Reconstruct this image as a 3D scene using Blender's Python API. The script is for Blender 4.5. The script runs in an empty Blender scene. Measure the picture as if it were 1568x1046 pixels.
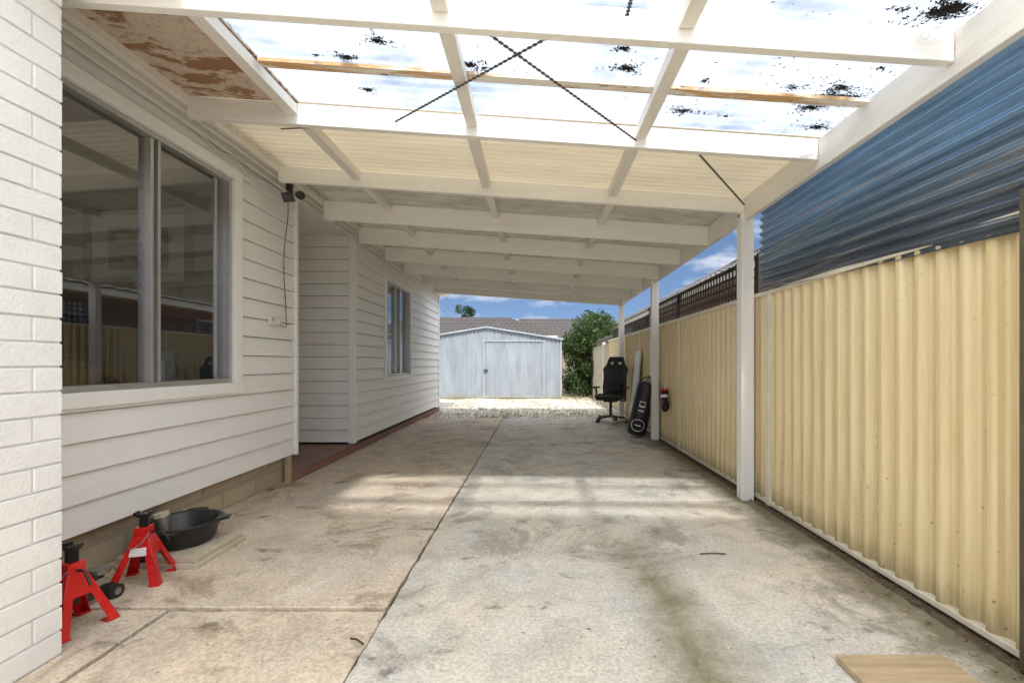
import bpy, bmesh, math, random
from mathutils import Vector, Matrix
random.seed(7)
F=697.0; CX=822.0; CY=555.0; H=1.2
def P(px,py,Z): return Vector(((px-CX)*Z/F, Z, H-(py-CY)*Z/F))
scene=bpy.context.scene
def link(o):
    scene.collection.objects.link(o); return o
def empty(name,loc=(0,0,0),rot=(0,0,0)):
    o=bpy.data.objects.new(name,None); o.empty_display_size=.1
    o.location=loc; o.rotation_euler=rot
    return link(o)
# ------------------------------------------------------------ materials
class N:
    def __init__(s,name):
        s.m=bpy.data.materials.new(name); s.m.use_nodes=True
        s.t=s.m.node_tree; s.t.nodes.clear()
        s.out=s.t.nodes.new('ShaderNodeOutputMaterial')
        s.tc=s.t.nodes.new('ShaderNodeTexCoord')
        s.co=s.tc.outputs['Object']
    def n(s,typ,**kw):
        x=s.t.nodes.new(typ)
        for k,v in kw.items(): setattr(x,k,v)
        return x
    def l(s,a,b): s.t.links.new(a,b)
    def setin(s,sock,v):
        if isinstance(v,bpy.types.NodeSocket): s.l(v,sock)
        else: sock.default_value=v
    def mapping(s,scale=(1,1,1),loc=(0,0,0),rot=(0,0,0)):
        m=s.n('ShaderNodeMapping'); s.l(s.co,m.inputs[0])
        m.inputs['Scale'].default_value=scale; m.inputs['Location'].default_value=loc; m.inputs['Rotation'].default_value=rot
        return m.outputs[0]
    def noise(s,scale=5,detail=4,rough=.6,vec=None,dist=0):
        x=s.n('ShaderNodeTexNoise'); s.l(vec or s.co,x.inputs['Vector'])
        x.inputs['Scale'].default_value=scale; x.inputs['Detail'].default_value=min(detail,5)
        x.inputs['Roughness'].default_value=rough; x.inputs['Distortion'].default_value=dist
        return x.outputs['Fac']
    def ramp(s,fac,a,b,ca=(0,0,0,1),cb=(1,1,1,1)):
        r=s.n('ShaderNodeValToRGB'); s.l(fac,r.inputs[0])
        r.color_ramp.elements[0].position=a; r.color_ramp.elements[1].position=b
        r.color_ramp.elements[0].color=ca; r.color_ramp.elements[1].color=cb
        return r.outputs[0]
    def mix(s,fac,a,b,mode='MIX'):
        m=s.n('ShaderNodeMix',data_type='RGBA',blend_type=mode)
        s.setin(m.inputs[0],fac)
        for k,v in ((6,a),(7,b)):
            if isinstance(v,tuple) and len(v)==3: v=v+(1,)
            s.setin(m.inputs[k],v)
        return m.outputs[2]
    def math(s,op,a,b=0,clamp=False):
        m=s.n('ShaderNodeMath',operation=op); m.use_clamp=clamp
        s.setin(m.inputs[0],a); s.setin(m.inputs[1],b); return m.outputs[0]
    def xyz(s):
        x=s.n('ShaderNodeSeparateXYZ'); s.l(s.co,x.inputs[0]); return x.outputs
    def bump(s,h,strength=.3,dist=.01):
        b=s.n('ShaderNodeBump'); b.inputs['Strength'].default_value=strength; b.inputs['Distance'].default_value=dist
        s.l(h,b.inputs['Height']); return b.outputs[0]
    def bsdf(s,col,rough=.6,normal=None,metal=0,spec=.5,**kw):
        p=s.n('ShaderNodeBsdfPrincipled')
        if isinstance(col,tuple) and len(col)==3: col=col+(1,)
        s.setin(p.inputs['Base Color'],col); s.setin(p.inputs['Roughness'],rough)
        p.inputs['Metallic'].default_value=metal
        p.inputs['Specular IOR Level'].default_value=spec
        if normal: s.l(normal,p.inputs['Normal'])
        return p.outputs[0]
    def done(s,sh): s.l(sh,s.out.inputs[0]); return s.m
def simple(name,col,rough=.6,var=.12,scale=8,bump=.15,bscale=60,metal=0,spec=.5,dirt=None,dirtamt=.5,stretch=(1,1,1),trans=0):
    a=N(name)
    v=a.mapping(stretch)
    n1=a.noise(scale,4,.6,v)
    dark=tuple(c*(1-var*2) for c in col); lite=tuple(min(1,c*(1+var)) for c in col)
    c=a.mix(a.ramp(n1,.3,.7),dark,lite)
    if dirt:
        n2=a.ramp(a.noise(scale*.37,5,.7,v),.52,.75)
        c=a.mix(a.math('MULTIPLY',n2,dirtamt),c,dirt)
    r=a.math('ADD',a.math('MULTIPLY',n1,.25),rough-.12)
    nb=a.bump(a.noise(bscale,3,.6,v),bump,.004) if bump>.12 else None
    p=a.bsdf(c,r,nb,metal,spec)
    if trans:
        tl=a.n('ShaderNodeBsdfTranslucent'); a.l(c,tl.inputs[0])
        m=a.n('ShaderNodeMixShader'); m.inputs[0].default_value=trans
        a.l(p,m.inputs[1]); a.l(tl.outputs[0],m.inputs[2]); p=m.outputs[0]
    return a.done(p)

M={}
M['white_boards']=simple('painted_weatherboard',(.90,.895,.885),.5,.012,3,.2,40,dirt=(.74,.71,.66),dirtamt=.25,stretch=(1,.3,3))
M['white_trim']=simple('painted_trim',(.91,.91,.90),.42,.01,6,.15,50)
M['beam']=simple('painted_beam',(.86,.84,.79),.55,.03,5,.7,45,dirt=(.62,.56,.46),dirtamt=.3,stretch=(.35,.6,3))
M['beam_y']=simple('painted_rafter',(.82,.79,.72),.55,.04,5,.7,45,dirt=(.52,.45,.34),dirtamt=.35,stretch=(2,.4,3))
M['post']=simple('painted_post',(.88,.87,.84),.5,.03,5,.4,40,dirt=(.5,.45,.35),dirtamt=.3,stretch=(3,3,.3))
M['paintbrick']=simple('painted_brick',(.88,.88,.87),.6,.03,6,.9,70)
M['mortar']=simple('painted_mortar',(.70,.70,.69),.8,.05,6,.9,90)
M['dark']=simple('dark_metal',(.03,.03,.032),.45)
M['black']=simple('black_plastic',(.015,.015,.016),.35,.1)
M['rubber']=simple('black_rubber',(.02,.02,.02),.7,.1)
M['leather']=simple('black_leather',(.014,.014,.016),.42,.1,8,.4,120)
M['red']=simple('red_enamel',(.62,.015,.014),.28,.06,12,.08,40,dirt=(.30,.02,.01),dirtamt=.4)
M['steel']=simple('dull_steel',(.35,.34,.32),.4,.15,20,.2,50,metal=.8)
M['whiteplastic']=simple('white_plastic',(.75,.74,.7),.4,.03)
M['label']=simple('white_label',(.8,.8,.8),.4,.03)
M['alu']=simple('aluminium_frame',(.52,.52,.50),.35,.05,10,.05,50,metal=.6)
M['timber']=simple('raw_timber',(.50,.38,.24),.7,.12,4,.6,30,dirt=(.3,.2,.1),dirtamt=.5,stretch=(1,9,8))
M['cardboard']=simple('cardboard',(.42,.26,.13),.8,.08)
M['strap']=simple('brace_strap',(.10,.09,.08),.6,.2,30,.2,50)
M['paver']=simple('paver_stone',(.56,.49,.38),.85,.10,9,.9,60,dirt=(.30,.26,.18),dirtamt=.6)
M['dirt']=simple('dirt_strip',(.15,.115,.075),.95,.3,20,1,90)
M['inwall']=simple('interior_wall',(.36,.345,.32),.8,.03)
M['infloor']=simple('interior_floor',(.24,.18,.12),.5,.1)
M['darkpost']=simple('olive_post',(.10,.085,.05),.6,.15,8,.3,30)
M['lattice']=simple('lattice_timber',(.035,.028,.024),.7,.15)
M['lattice2']=simple('lattice_grey',(.22,.2,.17),.8,.15)
M['fascia']=simple('fascia_cream',(.62,.56,.45),.5,.05)
M['bark']=simple('bark',(.10,.075,.05),.9,.25,14,1,40)
M['litter']=simple('leaf_litter_mat',(.012,.009,.007),.95,.2)

def concrete(name,base,tan,moss):
    a=N(name); x,y,z=a.xyz()
    big=a.noise(.9,5,.62,dist=.4); med=a.noise(4,5,.74,dist=.3); fine=a.noise(60,3,.7)
    c=a.mix(a.ramp(big,.40,.60),base,tan)
    c=a.mix(a.math('MULTIPLY',a.ramp(med,.45,.62),.42),c,tuple(k*.58 for k in base))
    bn=a.noise(1.7,5,.76,a.mapping((1,1,1),(7,3,0)),.6)
    blot=a.ramp(bn,.53,.62)
    c=a.mix(a.math('MULTIPLY',blot,.62),c,(.29,.215,.15) if not moss else (.28,.25,.21))
    oil=a.ramp(a.noise(2.6,5,.68,a.mapping((1,1.5,1),(1.7,5.2,0)),.3),.61,.68)
    c=a.mix(a.math('MULTIPLY',oil,.7),c,(.12,.105,.09))
    pale=a.ramp(bn,.33,.42,(1,1,1,1),(0,0,0,1))
    c=a.mix(a.math('MULTIPLY',pale,.6),c,(.76,.71,.63))
    sp=a.ramp(fine,.33,.6,(.72,.72,.72,1),(1.08,1.08,1.08,1))
    c=a.mix(1.0,c,sp,'MULTIPLY')
    v=a.n('ShaderNodeTexVoronoi'); a.l(a.co,v.inputs['Vector']); v.inputs['Scale'].default_value=14
    spk=a.ramp(v.outputs['Distance'],.03,.12,(1,1,1,1),(0,0,0,1))
    c=a.mix(a.math('MULTIPLY',spk,.65),c,(.07,.055,.04))
    if moss:
        d=a.math('ABSOLUTE',a.math('SUBTRACT',a.math('ADD',x,a.math('MULTIPLY',big,.5)),.88))
        band=a.math('SUBTRACT',1,a.math('MULTIPLY',d,4.0),True)
        yf=a.math('MULTIPLY',a.math('SUBTRACT',3.35,y),1.1,True)
        f=a.math('MULTIPLY',a.math('MULTIPLY',band,yf),a.math('ADD',a.math('MULTIPLY',med,.8),.25),True)
        c=a.mix(a.math('MULTIPLY',f,1.25,True),c,(.17,.145,.065))
        e=a.math('MULTIPLY',a.math('SUBTRACT',a.math('ADD',x,a.math('MULTIPLY',med,.6)),1.85),4,True)
        c=a.mix(a.math('MULTIPLY',e,.85),c,(.15,.13,.07))
    h=a.math('ADD',a.math('MULTIPLY',fine,.5),med)
    return a.done(a.bsdf(c,a.math('ADD',a.math('MULTIPLY',med,.4),.5),a.bump(h,.5,.006),0,.4))
M['conc_r']=concrete('grey_concrete',(.61,.585,.54),(.68,.61,.50),True)
M['conc_l']=concrete('tan_concrete',(.69,.575,.44),(.60,.525,.435),False)
def groundmat():
    a=N('ground_dirt_grass')
    b=a.noise(.6,5,.65); m=a.noise(9,4,.75)
    c=a.mix(a.ramp(b,.4,.6),(.30,.27,.20),(.16,.17,.08))
    c=a.mix(a.ramp(m,.4,.65),c,(.36,.32,.25))
    return a.done(a.bsdf(c,.95,a.bump(m,1,.03)))
M['ground']=groundmat()
def gravelmat():
    a=N('pale_gravel')
    v=a.n('ShaderNodeTexVoronoi'); a.l(a.co,v.inputs['Vector']); v.inputs['Scale'].default_value=28
    b=a.noise(1.3,5,.7,dist=.5)
    c=a.mix(a.ramp(v.outputs['Color'],.2,.8),(.50,.46,.40),(.76,.73,.67))
    c=a.mix(a.math('MULTIPLY',a.ramp(b,.50,.62),.7),c,(.36,.30,.19))
    return a.done(a.bsdf(c,.9,a.bump(v.outputs['Distance'],1,.03)))
M['gravel']=gravelmat()
M['ceil']=simple('cream_roof_sheet',(.74,.66,.50),.5,.06,2,.1,40,dirt=(.50,.42,.28),dirtamt=.5,stretch=(.4,2,1),trans=.18)  # translucency added so the roof sheets glow and light the floor
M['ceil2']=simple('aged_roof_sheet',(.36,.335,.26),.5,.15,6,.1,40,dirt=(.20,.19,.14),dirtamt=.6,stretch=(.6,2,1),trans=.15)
def peeling():
    a=N('peeling_panel')
    n=a.noise(2.2,5,.7,a.mapping((1,2.6,1)),.5)
    c=a.mix(a.ramp(n,.50,.54),(.62,.51,.40),(.32,.17,.09))
    n2=a.noise(22,4,.7); c=a.mix(a.math('MULTIPLY',a.ramp(n2,.5,.7),.5),c,(.2,.12,.07))
    return a.done(a.bsdf(c,.75,a.bump(n,.5,.01)))
M['peel']=peeling()
def rusty():
    a=N('rusty_batten')
    n=a.noise(1.5,5,.7,a.mapping((1,6,6),(3,0,0)),.6)
    c=a.mix(a.ramp(n,.46,.56),(.80,.76,.68),(.60,.36,.16))
    n2=a.noise(8,5,.7,a.mapping((1,3,3)))
    c=a.mix(a.ramp(n2,.60,.68),c,(.14,.07,.03))
    return a.done(a.bsdf(c,.8,a.bump(n2,.4,.01)))
M['rust']=rusty()
def poly():
    a=N('clear_polycarbonate')
    streak=a.noise(2.2,3,.6,a.mapping((.35,5,1)),.3)
    rib=a.math('SINE',a.math('MULTIPLY',a.xyz()[1],2*math.pi/.076))
    ribc=a.mix(a.math('ADD',a.math('MULTIPLY',rib,.5),.5),(.76,.81,.88),(.98,.99,1.0))
    tr=a.n('ShaderNodeBsdfTransparent'); a.l(ribc,tr.inputs[0])
    tl=a.n('ShaderNodeBsdfTranslucent'); tl.inputs[0].default_value=(.78,.86,.96,1)
    m1=a.n('ShaderNodeMixShader'); a.l(a.math('ADD',a.math('ADD',a.math('MULTIPLY',a.ramp(streak,.3,.75),.16),.20),a.math('MULTIPLY',rib,.05)),m1.inputs[0])
    a.l(tr.outputs[0],m1.inputs[1]); a.l(tl.outputs[0],m1.inputs[2])
    return a.done(m1.outputs[0])
M['poly']=poly()
def diffuser():
    a=N('light_diffuser_sheet')  # out-of-view roof made translucent to add soft light on the near floor
    tl=a.n('ShaderNodeBsdfTranslucent'); tl.inputs[0].default_value=(.98,.98,.97,1)
    df=a.n('ShaderNodeBsdfTransparent'); df.inputs[0].default_value=(1,1,1,1)
    m=a.n('ShaderNodeMixShader'); m.inputs[0].default_value=.10
    a.l(tl.outputs[0],m.inputs[1]); a.l(df.outputs[0],m.inputs[2])
    return a.done(m.outputs[0])
M['diffuser']=diffuser()
def blue():
    a=N('blue_tinted_corrugated')
    s=a.noise(3,5,.65,a.mapping((1,.3,8)),.3)
    s2=a.noise(1.2,4,.6,a.mapping((1,1,1.3),(0,4,0)),.5)
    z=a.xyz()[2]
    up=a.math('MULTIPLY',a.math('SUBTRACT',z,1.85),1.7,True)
    c=a.mix(up,(.07,.085,.11),(.16,.33,.52))  # top painted bluer, standing in for sky showing through the sheet
    c=a.mix(a.math('MULTIPLY',a.ramp(s2,.4,.7),.8),c,(.15,.19,.25))
    c=a.mix(a.math('MULTIPLY',a.ramp(s,.52,.68),.5),c,(.58,.52,.42))  # tan streaks painted in as reflected highlights
    p=a.bsdf(c,a.math('ADD',a.math('MULTIPLY',s,.2),.07),None,.35,1.0)
    tr=a.n('ShaderNodeBsdfTransparent'); tr.inputs[0].default_value=(.35,.58,.85,1)
    m=a.n('ShaderNodeMixShader'); m.inputs[0].default_value=.10
    a.l(p,m.inputs[1]); a.l(tr.outputs[0],m.inputs[2])
    return a.done(m.outputs[0])
M['blue']=blue()
def fence():
    a=N('cream_steel_fence'); x,y,z=a.xyz()
    s=a.noise(3,4,.65,a.mapping((6,8,.5)),.2)
    c=a.mix(a.ramp(s,.3,.7),(.70,.54,.27),(.80,.66,.38))
    v=a.n('ShaderNodeTexVoronoi'); a.l(a.co,v.inputs['Vector']); v.inputs['Scale'].default_value=15
    spk=a.ramp(v.outputs['Distance'],.04,.13,(1,1,1,1),(0,0,0,1))
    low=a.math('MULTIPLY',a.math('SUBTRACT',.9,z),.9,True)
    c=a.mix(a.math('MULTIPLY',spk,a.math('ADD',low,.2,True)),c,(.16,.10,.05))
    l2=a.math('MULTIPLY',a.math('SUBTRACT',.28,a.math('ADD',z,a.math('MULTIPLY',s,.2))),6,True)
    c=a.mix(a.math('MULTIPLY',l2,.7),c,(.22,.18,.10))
    return a.done(a.bsdf(c,a.math('ADD',a.math('MULTIPLY',s,.2),.12),None,0,1.0))
M['fence']=fence()
M['fence_rail']=simple('fence_rail',(.78,.72,.58),.4,.06,6,.1,40)
M['fence_far']=simple('fence_far',(.46,.41,.31),.5,.06,6,.1,40)
M['galv']=simple('galvanised_sheet',(.32,.36,.41),.45,.10,2,.1,30,metal=.2,dirt=(.24,.23,.22),dirtamt=.6,stretch=(2,2,.5))
M['galv2']=simple('galvanised_trim',(.40,.43,.47),.4,.06,3,.1,30,metal=.2)
def brickm(name,axis,c1,c2,mort,sc=1.0):
    a=N(name); x,y,z=a.xyz()
    cb=a.n('ShaderNodeCombineXYZ'); a.l(y if axis=='y' else x,cb.inputs[0]); a.l(z,cb.inputs[1])
    b=a.n('ShaderNodeTexBrick'); a.l(cb.outputs[0],b.inputs['Vector'])
    b.inputs['Scale'].default_value=sc; b.inputs['Brick Width'].default_value=.24; b.inputs['Row Height'].default_value=.086
    b.inputs['Mortar Size'].default_value=.01
    b.inputs['Color1'].default_value=c1+(1,); b.inputs['Color2'].default_value=c2+(1,); b.inputs['Mortar'].default_value=mort+(1,)
    n=a.noise(14,4,.7); c=a.mix(a.math('MULTIPLY',n,.5),b.outputs['Color'],tuple(k*.5 for k in c1))
    return a.done(a.bsdf(c,.85,a.bump(a.math('SUBTRACT',n,a.math('MULTIPLY',b.outputs['Fac'],2)),.5,.01)))
M['brick_y']=brickm('red_brick',  'y',(.36,.12,.07),(.26,.09,.055),(.40,.35,.30))
M['brick_x']=brickm('red_brick_x','x',(.30,.10,.06),(.22,.07,.045),(.35,.30,.25))
M['stepbrick']=brickm('red_paint_brick','y',(.34,.16,.13),(.28,.13,.11),(.22,.14,.12))
M['plinth']=brickm('old_plinth','y',(.50,.40,.28),(.58,.48,.35),(.44,.37,.28),.55)
M['porchf']=simple('porch_floor',(.30,.19,.15),.6,.15,8,.4,40)
M['tile']=simple('roof_tile_grey',(.17,.16,.155),.65,.2,10,.3,40)
M['tile_r']=simple('roof_tile_brown',(.085,.075,.07),.7,.2,10,.3,40)
def glass():
    a=N('window_glass')
    tr=a.n('ShaderNodeBsdfTransparent'); tr.inputs[0].default_value=(.78,.81,.81,1)
    g=a.n('ShaderNodeBsdfGlossy'); g.inputs['Roughness'].default_value=.0; g.inputs[0].default_value=(.96,.98,1,1)
    lw=a.n('ShaderNodeLayerWeight'); lw.inputs[0].default_value=.5
    f=a.math('ADD',a.math('MULTIPLY',lw.outputs['Fresnel'],.82),.13,True)
    m=a.n('ShaderNodeMixShader'); a.l(f,m.inputs[0]); a.l(tr.outputs[0],m.inputs[1]); a.l(g.outputs[0],m.inputs[2])
    return a.done(m.outputs[0])
M['glass']=glass()
def leafm(name,c1,c2):
    a=N(name); g=a.n('ShaderNodeNewGeometry')
    r=a.n('ShaderNodeValToRGB'); a.l(g.outputs['Random Per Island'],r.inputs[0])
    r.color_ramp.elements[0].color=c1+(1,); r.color_ramp.elements[1].color=c2+(1,)
    p=a.bsdf(r.outputs[0],.5)
    tl=a.n('ShaderNodeBsdfTranslucent'); a.l(r.outputs[0],tl.inputs[0])
    m=a.n('ShaderNodeMixShader'); m.inputs[0].default_value=.3
    a.l(p,m.inputs[1]); a.l(tl.outputs[0],m.inputs[2]); return a.done(m.outputs[0])
M['leaf']=leafm('green_leaf',(.02,.055,.012),(.10,.17,.03))
M['leafdk']=leafm('dark_leaf',(.012,.03,.01),(.05,.085,.02))
M['litter2']=leafm('dry_leaf_mat',(.08,.05,.03),(.28,.18,.10))
M['drygrass']=leafm('dry_grass_mat',(.24,.20,.07),(.46,.40,.20))

# ------------------------------------------------------------ mesh builder
class MB:
    def __init__(s): s.v=[]; s.f=[]; s.m=[]; s.sm=[]; s.mats=[]
    def mi(s,mat):
        if mat not in s.mats: s.mats.append(mat)
        return s.mats.index(mat)
    def add(s,vs,fs,mat,smooth=False,mx=None):
        o=len(s.v); k=s.mi(mat)
        s.v+= [tuple(mx@Vector(v)) if mx else tuple(v) for v in vs]
        for f in fs: s.f.append(tuple(i+o for i in f)); s.m.append(k); s.sm.append(smooth)
    def box(s,x0,x1,y0,y1,z0,z1,mat,mx=None):
        vs=[(x0,y0,z0),(x1,y0,z0),(x1,y1,z0),(x0,y1,z0),(x0,y0,z1),(x1,y0,z1),(x1,y1,z1),(x0,y1,z1)]
        s.add(vs,[(0,3,2,1),(4,5,6,7),(0,1,5,4),(1,2,6,5),(2,3,7,6),(3,0,4,7)],mat,False,mx)
    def hexa(s,b,t,mat,mx=None):
        s.add(list(b)+list(t),[(0,3,2,1),(4,5,6,7),(0,1,5,4),(1,2,6,5),(2,3,7,6),(3,0,4,7)],mat,False,mx)
    def quad(s,a,b,c,d,mat): s.add([a,b,c,d],[(0,1,2,3)],mat)
    def bar(s,p0,p1,w,h,mat,up=(0,0,1),mx=None):
        p0=Vector(p0);p1=Vector(p1);d=(p1-p0).normalized();u=Vector(up)
        sd=d.cross(u).normalized()*w/2; uu=sd.cross(d).normalized()*h/2
        b=[p0-sd-uu,p0+sd-uu,p0+sd+uu,p0-sd+uu]; t=[p1-sd-uu,p1+sd-uu,p1+sd+uu,p1-sd+uu]
        s.add(b+t,[(0,3,2,1),(4,5,6,7),(0,1,5,4),(1,2,6,5),(2,3,7,6),(3,0,4,7)],mat,False,mx)
    def cyl(s,p0,p1,r0,r1=None,mat=None,n=16,mx=None,caps=True):
        r1=r0 if r1 is None else r1
        p0=Vector(p0);p1=Vector(p1);d=(p1-p0).normalized()
        a=d.orthogonal().normalized(); b=d.cross(a)
        ring=lambda p,r:[p+(a*math.cos(2*math.pi*i/n)+b*math.sin(2*math.pi*i/n))*r for i in range(n)]
        A=ring(p0,r0);B=ring(p1,r1)
        s.add(A+B,[(i,(i+1)%n,n+(i+1)%n,n+i) for i in range(n)],mat,True,mx)
        if caps:
            s.add(A,[tuple(reversed(range(n)))],mat,False,mx); s.add(B,[tuple(range(n))],mat,False,mx)
    def tube(s,pts,r,mat,n=8,mx=None):
        pts=[Vector(p) for p in pts]; V=[]
        for i,p in enumerate(pts):
            d=(pts[min(i+1,len(pts)-1)]-pts[max(i-1,0)]).normalized()
            a=d.cross(Vector((.013,.99,.12))).normalized(); b=d.cross(a)
            rr=r[i] if isinstance(r,(list,tuple)) else r
            V+=[p+(a*math.cos(2*math.pi*k/n)+b*math.sin(2*math.pi*k/n))*rr for k in range(n)]
        fs=[(i*n+k,i*n+(k+1)%n,(i+1)*n+(k+1)%n,(i+1)*n+k) for i in range(len(pts)-1) for k in range(n)]
        s.add(V,fs,mat,True,mx)
    def lathe(s,prof,mat,n=32,mx=None,smooth=True):
        V=[];m=len(prof)
        for r,z in prof: V+=[(r*math.cos(2*math.pi*k/n),r*math.sin(2*math.pi*k/n),z) for k in range(n)]
        fs=[(i*n+k,i*n+(k+1)%n,(i+1)*n+(k+1)%n,(i+1)*n+k) for i in range(m-1) for k in range(n)]
        s.add(V,fs,mat,smooth,mx)
    def ell(s,c,r,mat,mx=None,n=16,m=10,rot=None):
        V=[];R=rot or Matrix.Identity(3)
        for i in range(m+1):
            t=math.pi*i/m
            for k in range(n):
                a=2*math.pi*k/n
                V.append(Vector(c)+R@Vector((r[0]*math.sin(t)*math.cos(a),r[1]*math.sin(t)*math.sin(a),r[2]*math.cos(t))))
        fs=[(i*n+k,(i+1)*n+k,(i+1)*n+(k+1)%n,i*n+(k+1)%n) for i in range(m) for k in range(n)]
        s.add(V,fs,mat,True,mx)
    def obj(s,name,parent=None,bevel=0,seg=2,sub=0):
        me=bpy.data.meshes.new(name); me.from_pydata(s.v,[],s.f); 
        for m in s.mats: me.materials.append(M[m])
        me.polygons.foreach_set('material_index',s.m); me.polygons.foreach_set('use_smooth',s.sm)
        me.update()
        o=link(bpy.data.objects.new(name,me))
        if parent: o.parent=parent
        if bevel:
            b=o.modifiers.new('b','BEVEL'); b.width=bevel; b.segments=seg; b.limit_method='ANGLE'; b.angle_limit=math.radians(40)
        return o
def corr(mb,p_at,length,pitch,mat,step=8,prof='sin',amp=.009,nl=2):
    V=[]; n=int(length/pitch*step)
    for i in range(n+1):
        s=i*pitch/step
        ph=(i%step)/step
        if prof=='sin': off=amp*math.sin(2*math.pi*ph)
        else: off=amp*max(0,min(1,(.5-abs(ph-.5))*5-.8))
        for j in range(nl): V.append(p_at(s,j/(nl-1),off))
    fs=[(i*nl+j,(i+1)*nl+j,(i+1)*nl+j+1,i*nl+j+1) for i in range(n) for j in range(nl-1)]
    mb.add(V,fs,mat,prof=='sin')

# ------------------------------------------------------------ ground
g=MB(); g.quad((-150,-150,-.035),(150,-150,-.035),(150,250,-.035),(-150,250,-.035),'ground'); g.obj('ground')
g=MB(); nx,ny=60,60
V=[]
for j in range(ny+1):
    for i in range(nx+1):
        x=-6+i*9.0/nx; y=9.86+j*14.0/ny
        z=-.022+.012*math.sin(x*3.1+y*1.3)+.01*random.random()+ (0.0 if j else -.01)
        V.append((x,y,z))
g.add(V,[(j*(nx+1)+i,j*(nx+1)+i+1,(j+1)*(nx+1)+i+1,(j+1)*(nx+1)+i) for j in range(ny) for i in range(nx)],'gravel',True)
g.obj('gravel_yard')
def scatter_leaves(mb,fn,count,size,mat,flat=True):
    for _ in range(count):
        c,nrm=fn()
        s=size*random.uniform(.5,1.4)
        a=random.uniform(0,6.28)
        if flat: u=Vector((math.cos(a),math.sin(a),random.uniform(-.3,.3)));w=Vector((-math.sin(a),math.cos(a),random.uniform(-.3,.3)))
        else:
            u=Vector((random.gauss(0,1),random.gauss(0,1),random.gauss(0,1))).normalized(); w=u.orthogonal().normalized()
            w=(Matrix.Rotation(random.uniform(0,6.28),3,u)@w)
        c=Vector(c); w=w*.5
        mb.add([c-u*s,c-w*s*.7+u*s*.1,c+u*s,c+w*s*.7],[(0,1,2,3)],mat)
w=MB()
for _ in range(1700):
    x=random.uniform(-3.3,1.9)
    y=random.choice([random.gauss(15.3,.15),random.uniform(11.3,15.4),random.gauss(10.6,.3)])
    if random.random()<.35 and abs(math.sin(x*2.3+y*1.7))<.5: continue
    h=random.uniform(.03,.10 if y<15 else .2); a=random.uniform(0,6.28); t=random.uniform(-.05,.05)
    w.add([(x-.008*math.cos(a),y-.008*math.sin(a),-.02),(x+.008*math.cos(a),y+.008*math.sin(a),-.02),(x+t,y+t,h)],[(0,1,2)],'drygrass')
w.obj('dry_grass')
st=MB()
for _ in range(900):
    x=random.uniform(-2.4,1.9);y=random.uniform(9.95,15.2);r=random.uniform(.01,.035)
    st.ell((x,y,-.01),(r,r*.8,r*.6),'gravel',n=6,m=4)
st.obj('gravel_stones')

# ------------------------------------------------------------ concrete slabs
slabs=MB(); J=-.73; gp=.007
def slab(x0,x1,y0,y1,mat,dz=0):
    x0+=gp;x1-=gp;y0+=gp;y1-=gp
    pts=[]
    def edge(a,b,n):
        for i in range(n):
            t=i/n
            pts.append((a[0]+(b[0]-a[0])*t+random.uniform(-.005,.005),a[1]+(b[1]-a[1])*t+random.uniform(-.006,.006)))
    ex=max(2,int((x1-x0)/.05)); ey=max(2,int((y1-y0)/.05))
    edge((x0,y0),(x1,y0),ex);edge((x1,y0),(x1,y1),ey);edge((x1,y1),(x0,y1),ex);edge((x0,y1),(x0,y0),ey)
    n=len(pts); V=[(p[0],p[1],dz) for p in pts]+[(p[0],p[1],-.08) for p in pts]
    slabs.add(V,[tuple(range(n))]+[(i,n+i,n+(i+1)%n,(i+1)%n) for i in range(n)],mat)
ys_r=[-9,-6,-3,.2,3.98,7.5,9.85]
for a,b in zip(ys_r,ys_r[1:]): slab(J,1.88,a,b,'conc_r',random.uniform(-.001,.001))
ys_l=[-9,-6,-3,0,2.23]
for a,b in zip(ys_l,ys_l[1:]):
    slab(-1.8,J,a,b,'conc_l',random.uniform(-.012,-.008)); slab(-2.75,-1.8,a,b,'conc_l',random.uniform(-.004,.004))
ys=[2.23,3.46,5.1,7.0,9.85]
for a,b in zip(ys,ys[1:]): slab(-2.75,J,a,b,'conc_l',random.uniform(-.003,.003))
slabs.obj('concrete_driveway',bevel=.004,seg=1)
d=MB(); d.box(1.86,2.6,-9,9.9,-.06,-.012,'dirt'); d.box(-3,1.9,-9,9.9,-.06,-.026,'dirt'); d.obj('dirt_strip')

# ------------------------------------------------------------ weatherboard house (left)
WX=-2.5
house=empty('weatherboard_house')
def boards(mb,axis,fixed,sgn,a0,a1,z0,z1,openings=(),pitch=.165,mat='white_boards'):
    z=z0
    def piece(p0,p1,zb,zt,zrow):
        if p1-p0<.005 or zt-zb<.003: return
        if abs(zt-(zrow+pitch))<.001: zt-=.007  # board top cut back so a dark gap imitates the lap shadow
        off=lambda zz:.030-.024*(zz-zrow)/pitch
        def pt(a,o,zz): return (fixed+sgn*o,a,zz) if axis=='x' else (a,fixed+sgn*o,zz)
        vs=[pt(p0,off(zb),zb),pt(p1,off(zb),zb),pt(p1,off(zt),zt),pt(p0,off(zt),zt),pt(p0,-.01,zb),pt(p1,-.01,zb),pt(p1,-.01,zt),pt(p0,-.01,zt)]
        mb.add(vs,[(0,1,2,3),(4,5,1,0),(0,3,7,4),(1,5,6,2),(3,2,6,7)],mat)
    while z<z1-.001:
        zt=min(z+pitch,z1)
        ops=[(o[0]-.02,o[1]+.02,o[2]-.02,o[3]+.02) for o in openings if o[2]-.02<zt and o[3]+.02>z]
        cur=a0
        for o in sorted(ops):
            piece(cur,o[0],z,zt,z)
            if o[2]>z: piece(o[0],o[1],z,o[2],z)
            if o[3]<zt: piece(o[0],o[1],o[3],zt,z)
            cur=o[1]
        piece(cur,a1,z,zt,z)
        z+=pitch
ZC=4.67; ZF=6.18; ZE=11.5
W1=(1.98,3.725,1.04,2.70); W2=(7.5,8.9,.98,2.58)
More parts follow.
